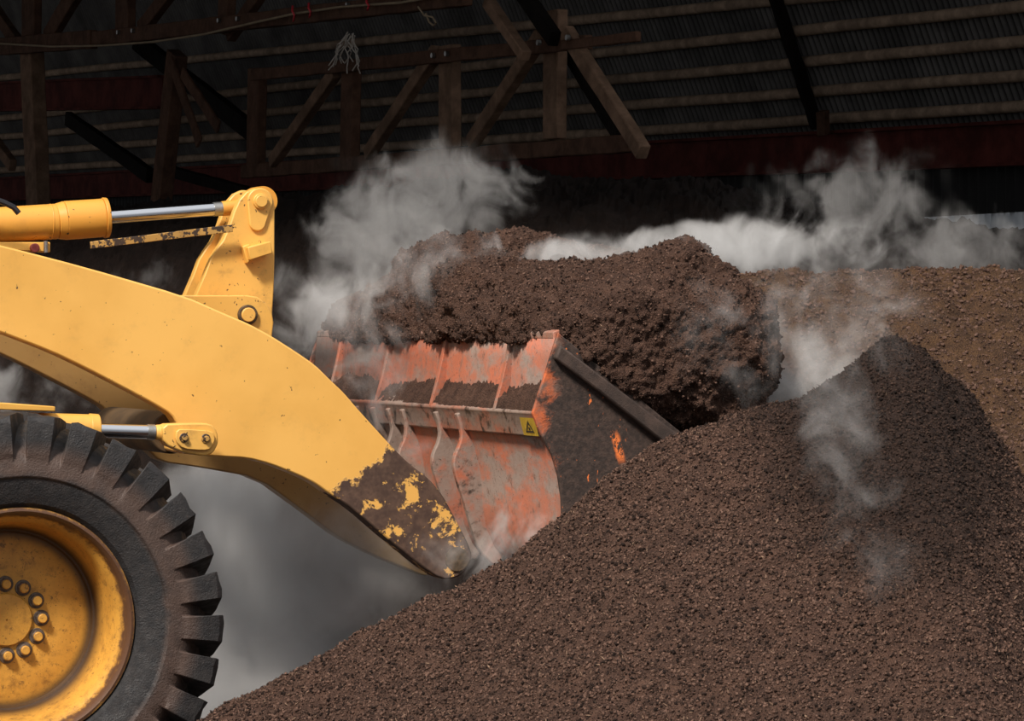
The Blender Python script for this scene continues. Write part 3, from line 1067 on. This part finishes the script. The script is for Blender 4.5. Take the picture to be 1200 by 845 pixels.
tr2 = empty('timber_truss', on_plane(250, 25, P0T, nE, .5), 0, 'dark timber truss crossing the top left corner with an old rope along it', 'truss')
tp2 = lambda nm, mt, *a, **k: timber_part(nm, tr2, mt, *a, **k)
tp2('bottom_chord', M_WOOD, -90, 62, 110, 46, 20, off=.62)
tp2('bottom_chord', M_WOOD, 108, 46, 548, -4, 19, off=.60)
for a in ((37, -14, 37, 52, 22), (147, -14, 147, 36, 20), (267, -14, 264, 40, 18)):
    tp2('truss_post', M_WOOD, *a, off=.5)
for a in ((92, -14, 56, 46, 24), (204, -14, 166, 34, 18), (310, -14, 270, 42, 16), (-20, -8, 22, 52, 16)):
    tp2('diagonal_brace', M_WOOD, *a, off=.45)
for x, y in ((139, 38), (156, 36), (257, 24), (279, 22), (408, 6)):
    bolt_head(tr2, x, y, .66)
rebase(tr2)


def single(name, mat, a, label, cat, **k):
    mb = MB(); timber(mb, *a, **k)
    o = mb.build(name, mat, None, bevel=.008, seg=1, smooth=30)
    return tag(o, label, cat)


single('timber_post', M_WOOD2, (37, 56, 46, 262, 25), 'tall grey-brown timber post near the left edge above the cylinder', 'post', off=.4, t=.16)
single('timber_post', M_WOOD, (208, 62, 186, 262, 24), 'leaning dark timber post left of the truss, above the cylinder rod', 'post', off=.1, t=.14)
single('broken_board', M_WOOD, (200, 70, 234, 168, 14), 'splintered board hanging from the leaning post, left of the pair', 'board', off=.22, t=.03, rough=.012)
single('broken_board', M_WOOD, (214, 84, 256, 150, 15), 'splintered board hanging from the leaning post, right of the pair', 'board', off=.2, t=.03, rough=.012)
single('timber_rafter', M_WOODD, (160, 48, 298, 156, 22), 'black rafter slanting down behind the leaning post', 'rafter', off=-.6)
single('timber_rafter', M_WOODD, (80, 139, 176, 206, 17), 'black rafter slanting across the gap under the short red beam', 'rafter', off=-1.0)
single('timber_brace', M_WOODD, (198, 200, 306, 230, 13), 'thin dark brace at the foot of the leaning post', 'brace', off=-.3)
single('timber_brace', M_WOOD2, (572, 2, 616, 66, 13), 'pale brace slanting down to the top of the middle truss', 'brace', off=.4)
single('timber_brace', M_WOODD, (612, -10, 650, 46, 20), 'black brace meeting the middle truss beside the pale brace', 'brace', off=.25)
single('timber_brace', M_WOOD2, (-12, 158, 15, 194, 14), 'short broken timber end at far left edge', 'brace', off=.3)
# rafter on the roof at right
p0, p1 = on_plane(905, -14, PE, rN, .16), on_plane(958, 150, PE, rN, .16)
ax = (p1 - p0).normalized()
mb = MB(); mb.box_between(p0, p1, ax.cross(rN).normalized(), rN, .095, .10, seg=14, rough=.006)
tag(mb.build('timber_rafter', M_WOODD, None, bevel=.006, seg=1), 'dark rafter crossing the purlins at right down to the red beam', 'rafter')
p0, p1 = on_plane(964, 130, PE, rN, .28), on_plane(965, 158, PE, rN, .28)
mb = MB(); mb.box_between(p0, p1, dE, rN, .16, .06, seg=3, rough=.004)
tag(mb.build('timber_block', M_WOOD, None, bevel=.006, seg=1), 'small timber block at the foot of the right rafter', 'block')

# rope, ribbons, twine
rp = [(-60, 46), (0, 51), (60, 54.5), (120, 53.5), (180, 49), (240, 40), (300, 26), (345, 16), (400, 8), (470, 3), (520, -6)]
mb = MB(); mb.path([on_plane(x, y, P0T, nE, .72) for x, y in rp], .011, 6)
tag(mb.build('rope', M_ROPE), 'thin sagging rope strung along the top left truss', 'rope')
for (x, y, hh), lab in zip(((345, 15, 17), (364, 11, 16), (432, 4, 14)), ('leftmost of the three red ribbons tied on the top left truss', 'middle one of the three red ribbons tied on the top left truss', 'rightmost of the three red ribbons tied on the top left truss')):
    mb = MB()
    pts = [on_plane(x + dx, y + dy * hh / 16, P0T, nE, .70 + o_) for dx, dy, o_ in ((-2, -8, 0), (-2.5, -2, .05), (0, 3, .05), (-1, 8, .03), (-1.5, 10, 0))]
    for a, b in zip(pts[:-1], pts[1:]):
        mb.box_between(a, b, dE, nE, .032, .008, seg=1)
    tag(mb.build('ribbon', M_RIBBON), lab, 'ribbon')
mb = MB()
for k in range(14):
    x, y = 410 + rnd.uniform(-5, 6), 40 + rnd.uniform(-6, 4)
    pts = []
    for q in range(7):
        pts.append(on_plane(x, y, P0T, nE, .25 + rnd.uniform(-.03, .03)))
        x += rnd.uniform(-6, 4.5); y += rnd.uniform(3, 9)
    mb.path(pts, .006, 5)
tag(mb.build('twine_tangle', M_TWINE), 'pale tangle of twine hanging from the top chord of the middle truss', 'twine')
mb = MB(); mb.path([on_plane(x, y, P0T, nE, .7) for x, y in ((490, 8), (497, 18), (507, 20), (511, 27), (508, 30), (503, 26), (499, 16))], .008, 6)
tag(mb.build('rope', M_ROPE), 'short loose loop of cord hanging under the top left truss end', 'rope')

# ------------------------------------------------------------------ STEAM
def steam(name, blobs, label, scale=2.6, thr=.42, gain=10.0, detail=5, seed=0.0, stretch=(1, .4, .8), color=(.97, .94, .92), dist=1.3, aniso=.0, soft=.30, ero=.62):
    """blobs: (px, py, depth, rx px, ry px, rd m, weight): soft ellipsoids of vapour standing in the yard"""
    bm = bmesh.new()
    E = []
    for (x, y, d, rx, ry, rd, w) in blobs:
        c = at(x, y, d)
        r = Vector((rx / FP * d, rd, ry / FP * d))
        E.append((c, r, w))
        bmesh.ops.create_icosphere(bm, subdivisions=3, radius=1.0, matrix=Matrix.Translation(c) @ Matrix.Diagonal((r.x, r.y, r.z, 1)))
    me = bpy.data.meshes.new(name)
    bm.to_mesh(me); bm.free()
    o = bpy.data.objects.new(name, me)
    link(o)
    if len(blobs) > 1:
        md = o.modifiers.new('r', 'REMESH'); md.mode = 'VOXEL'; md.voxel_size = .035
        dg = bpy.context.evaluated_depsgraph_get()
        me2 = bpy.data.meshes.new_from_object(o.evaluated_get(dg))
        o.modifiers.clear()
        o.data = me2
    m = Mat(name + '_vapour')
    obj = m.tc.outputs['Object']
    tot = None
    for c, r, w in E:
        sub = m.n('ShaderNodeVectorMath', operation='SUBTRACT')
        m.put(sub.inputs[0], obj); sub.inputs[1].default_value = c
        dv = m.n('ShaderNodeVectorMath', operation='DIVIDE')
        m.put(dv.inputs[0], sub.outputs[0]); dv.inputs[1].default_value = r
        dt = m.n('ShaderNodeVectorMath', operation='DOT_PRODUCT')
        m.put(dt.inputs[0], dv.outputs[0]); m.put(dt.inputs[1], dv.outputs[0])
        f = m.math('SUBTRACT', 1.0, dt.outputs['Value'], clamp=True)
        f = m.math('MULTIPLY', f, w)
        tot = f if tot is None else m.math('ADD', tot, f)
    off = m.n('ShaderNodeVectorMath', operation='ADD')
    m.put(off.inputs[0], obj); off.inputs[1].default_value = (seed, seed * .7, -seed)
    nz = m.noise(scale, detail, .58, dist, vec=off.outputs[0], mapscale=stretch)
    n2 = m.noise(scale * 3.7, 6, .65, .6, vec=off.outputs[0], mapscale=stretch)
    F_ = m.math('MINIMUM', tot, 1.6)
    x = m.math('ADD', m.math('ADD', m.math('ADD', m.math('MULTIPLY', m.math('SUBTRACT', nz, .5), 1.7), .5), m.math('MULTIPLY', m.math('SUBTRACT', n2, .5), .6)), m.math('MULTIPLY', m.math('SUBTRACT', F_, 1.0), ero))
    k = m.ramp(x, thr, thr + soft)
    den = m.math('MULTIPLY', m.math('MULTIPLY', m.ramp(F_, 0, .45), m.math('MULTIPLY', k, k)), gain)
    vs = m.n('ShaderNodeVolumeScatter')
    vs.inputs['Color'].default_value = (*color, 1)
    vs.inputs['Anisotropy'].default_value = aniso
    m.put(vs.inputs['Density'], den)
    m.put(m.out.inputs['Volume'], vs.outputs[0])
    m.m.cycles.homogeneous_volume = False
    try:
        m.m.cycles.volume_step_rate = .35
    except Exception:
        pass
    o.data.materials.clear()
    o.data.materials.append(m.m)
    return tag(o, label, 'steam', 'drifting steam', 'stuff')


steam('steam', [(310, 700, 16.3, 210, 190, .85, .95), (430, 640, 16.1, 140, 110, .7, 1.0), (240, 600, 16.4, 130, 100, .7, .85), (260, 860, 15.6, 230, 160, .9, .8), (440, 545, 16.4, 110, 75, .5, .7), (400, 770, 15.7, 190, 110, .8, .9)],
      'thick grey steam under the lift arm between wheel and bucket', scale=1.3, thr=.18, gain=2.3, soft=.5, dist=.5, ero=.30)
steam('steam', [(365, 400, 17.6, 110, 130, .28, 1.0), (420, 320, 17.5, 160, 120, .30, 1.0), (510, 255, 17.5, 180, 105, .28, .95), (560, 200, 17.6, 100, 95, .22, .85), (460, 215, 17.6, 120, 90, .22, .75)],
      'steam curling up from the left end of the heaped bucket', scale=4.2, thr=.22, gain=1.6, seed=3.1, soft=.7)
steam('steam', [(700, 298, 15.0, 110, 34, .25, 1.3), (640, 300, 15.1, 80, 24, .25, 1.0), (775, 292, 14.6, 100, 30, .25, 1.1), (500, 315, 15.3, 170, 75, .3, 1.05), (410, 365, 15.8, 100, 80, .25, 1.1)],
      'thin white steam lying over the top of the heap', scale=4.5, thr=.14, gain=4.2, seed=7.7, soft=.75, ero=.45)
steam('steam', [(850, 288, 16.7, 130, 48, .3, 1.6), (935, 290, 16.9, 160, 85, .3, .85), (795, 284, 16.7, 90, 30, .25, 1.3), (920, 345, 16.4, 150, 95, .25, 1.1), (1010, 300, 17.2, 130, 100, .25, .75)],
      'brightest white steam streaming behind the right end of the heap', scale=4.2, thr=.22, gain=4.2, seed=12.4, soft=.7)
steam('steam', [(940, 385, 14.6, 150, 130, .25, 1.05), (905, 450, 14.5, 130, 75, .22, 1.1), (990, 420, 14.2, 120, 105, .2, 1.0), (830, 490, 14.4, 95, 42, .2, 1.0), (860, 390, 13.9, 95, 105, .16, .95), (880, 450, 14.6, 90, 90, .25, 1.0)],
      'steam rising between the heap and the sunlit slope', scale=3.4, thr=.12, gain=2.6, seed=21.0, soft=.85, ero=.45)
steam('steam', [(985, 385, 12.4, 130, 130, .22, 1.2), (985, 520, 12.0, 62, 105, .15, 1.05), (1010, 600, 11.7, 70, 105, .14, .85), (1030, 690, 11.3, 75, 95, .14, .72)],
      'narrow wisp of steam trailing down the front of the dark slope', scale=4.2, thr=.10, gain=3.2, seed=31.0, soft=.9, ero=.42)
steam('steam', [(1045, 225, 18.5, 120, 100, .28, 1.0), (955, 240, 18.5, 150, 85, .28, .95), (1080, 300, 17.8, 190, 90, .28, 1.05), (1160, 290, 18, 120, 75, .25, .85)],
      'faint steam drifting high at right in front of the dark eave', scale=4.0, thr=.24, gain=1.2, seed=44.0, soft=.6)
steam('steam', [(440, 440, 15.6, 115, 120, .3, 1.0), (500, 520, 15.1, 110, 110, .28, .85), (575, 640, 14.0, 130, 70, .25, 1.05)],
      'pale steam veil in front of the ribbed back of the bucket', scale=3.2, thr=.18, gain=3.2, seed=52.0, soft=.55)
steam('steam', [(190, 345, 17.4, 110, 60, .25, 1.0), (60, 455, 17.2, 170, 80, .28, 1.0), (-60, 470, 17.2, 110, 70, .28, .9)],
      'faint steam behind the lift arm and above the tyre', scale=4.0, thr=.26, gain=2.2, seed=61.0, soft=.6)

# ------------------------------------------------------------------ LIGHT, CAMERA
w = bpy.data.worlds.new('sky')
bpy.context.scene.world = w
w.use_nodes = True
nt = w.node_tree
bg = nt.nodes['Background']
tcw = nt.nodes.new('ShaderNodeTexCoord'); sx = nt.nodes.new('ShaderNodeSeparateXYZ')
nt.links.new(tcw.outputs['Generated'], sx.inputs[0])
mr = nt.nodes.new('ShaderNodeMapRange'); mr.interpolation_type = 'SMOOTHSTEP'
nt.links.new(sx.outputs['Z'], mr.inputs['Value'])
mr.inputs['From Min'].default_value = .05; mr.inputs['From Max'].default_value = .75
mr.inputs['To Min'].default_value = .24; mr.inputs['To Max'].default_value = 1.0
mx = nt.nodes.new('ShaderNodeMix'); mx.data_type = 'RGBA'
nt.links.new(mr.outputs[0], mx.inputs[0])
mx.inputs[6].default_value = (.05, .05, .055, 1); mx.inputs[7].default_value = (.95, .97, 1.0, 1)
nt.links.new(mx.outputs[2], bg.inputs['Color'])
bg.inputs['Strength'].default_value = 1.0

sl = bpy.data.lights.new('sun', 'SUN')
sl.energy = 4.9
sl.angle = math.radians(9)
sl.color = (1.0, .93, .84)
so = bpy.data.objects.new('sun', sl)
link(so)
S = Vector((-.32, -.62, .72)).normalized()
so.rotation_euler = S.to_track_quat('Z', 'Y').to_euler()

cam = bpy.data.cameras.new('camera')
cam.sensor_width = 36.0
cam.lens = FP / 1200 * 36
cam.shift_y = -(422.5 - HY) / 1200
cam.clip_start = .1; cam.clip_end = 300
co = bpy.data.objects.new('camera', cam)
co.location = (0, 0, H)
co.rotation_euler = (PI / 2, 0, 0)
link(co)
sc = bpy.context.scene
sc.camera = co
sc.view_settings.view_transform = 'Standard'
sc.view_settings.look = 'None'
sc.view_settings.exposure = 0
sc.cycles.use_denoising = True
sc.cycles.volume_bounces = 1
sc.cycles.volume_max_steps = 256
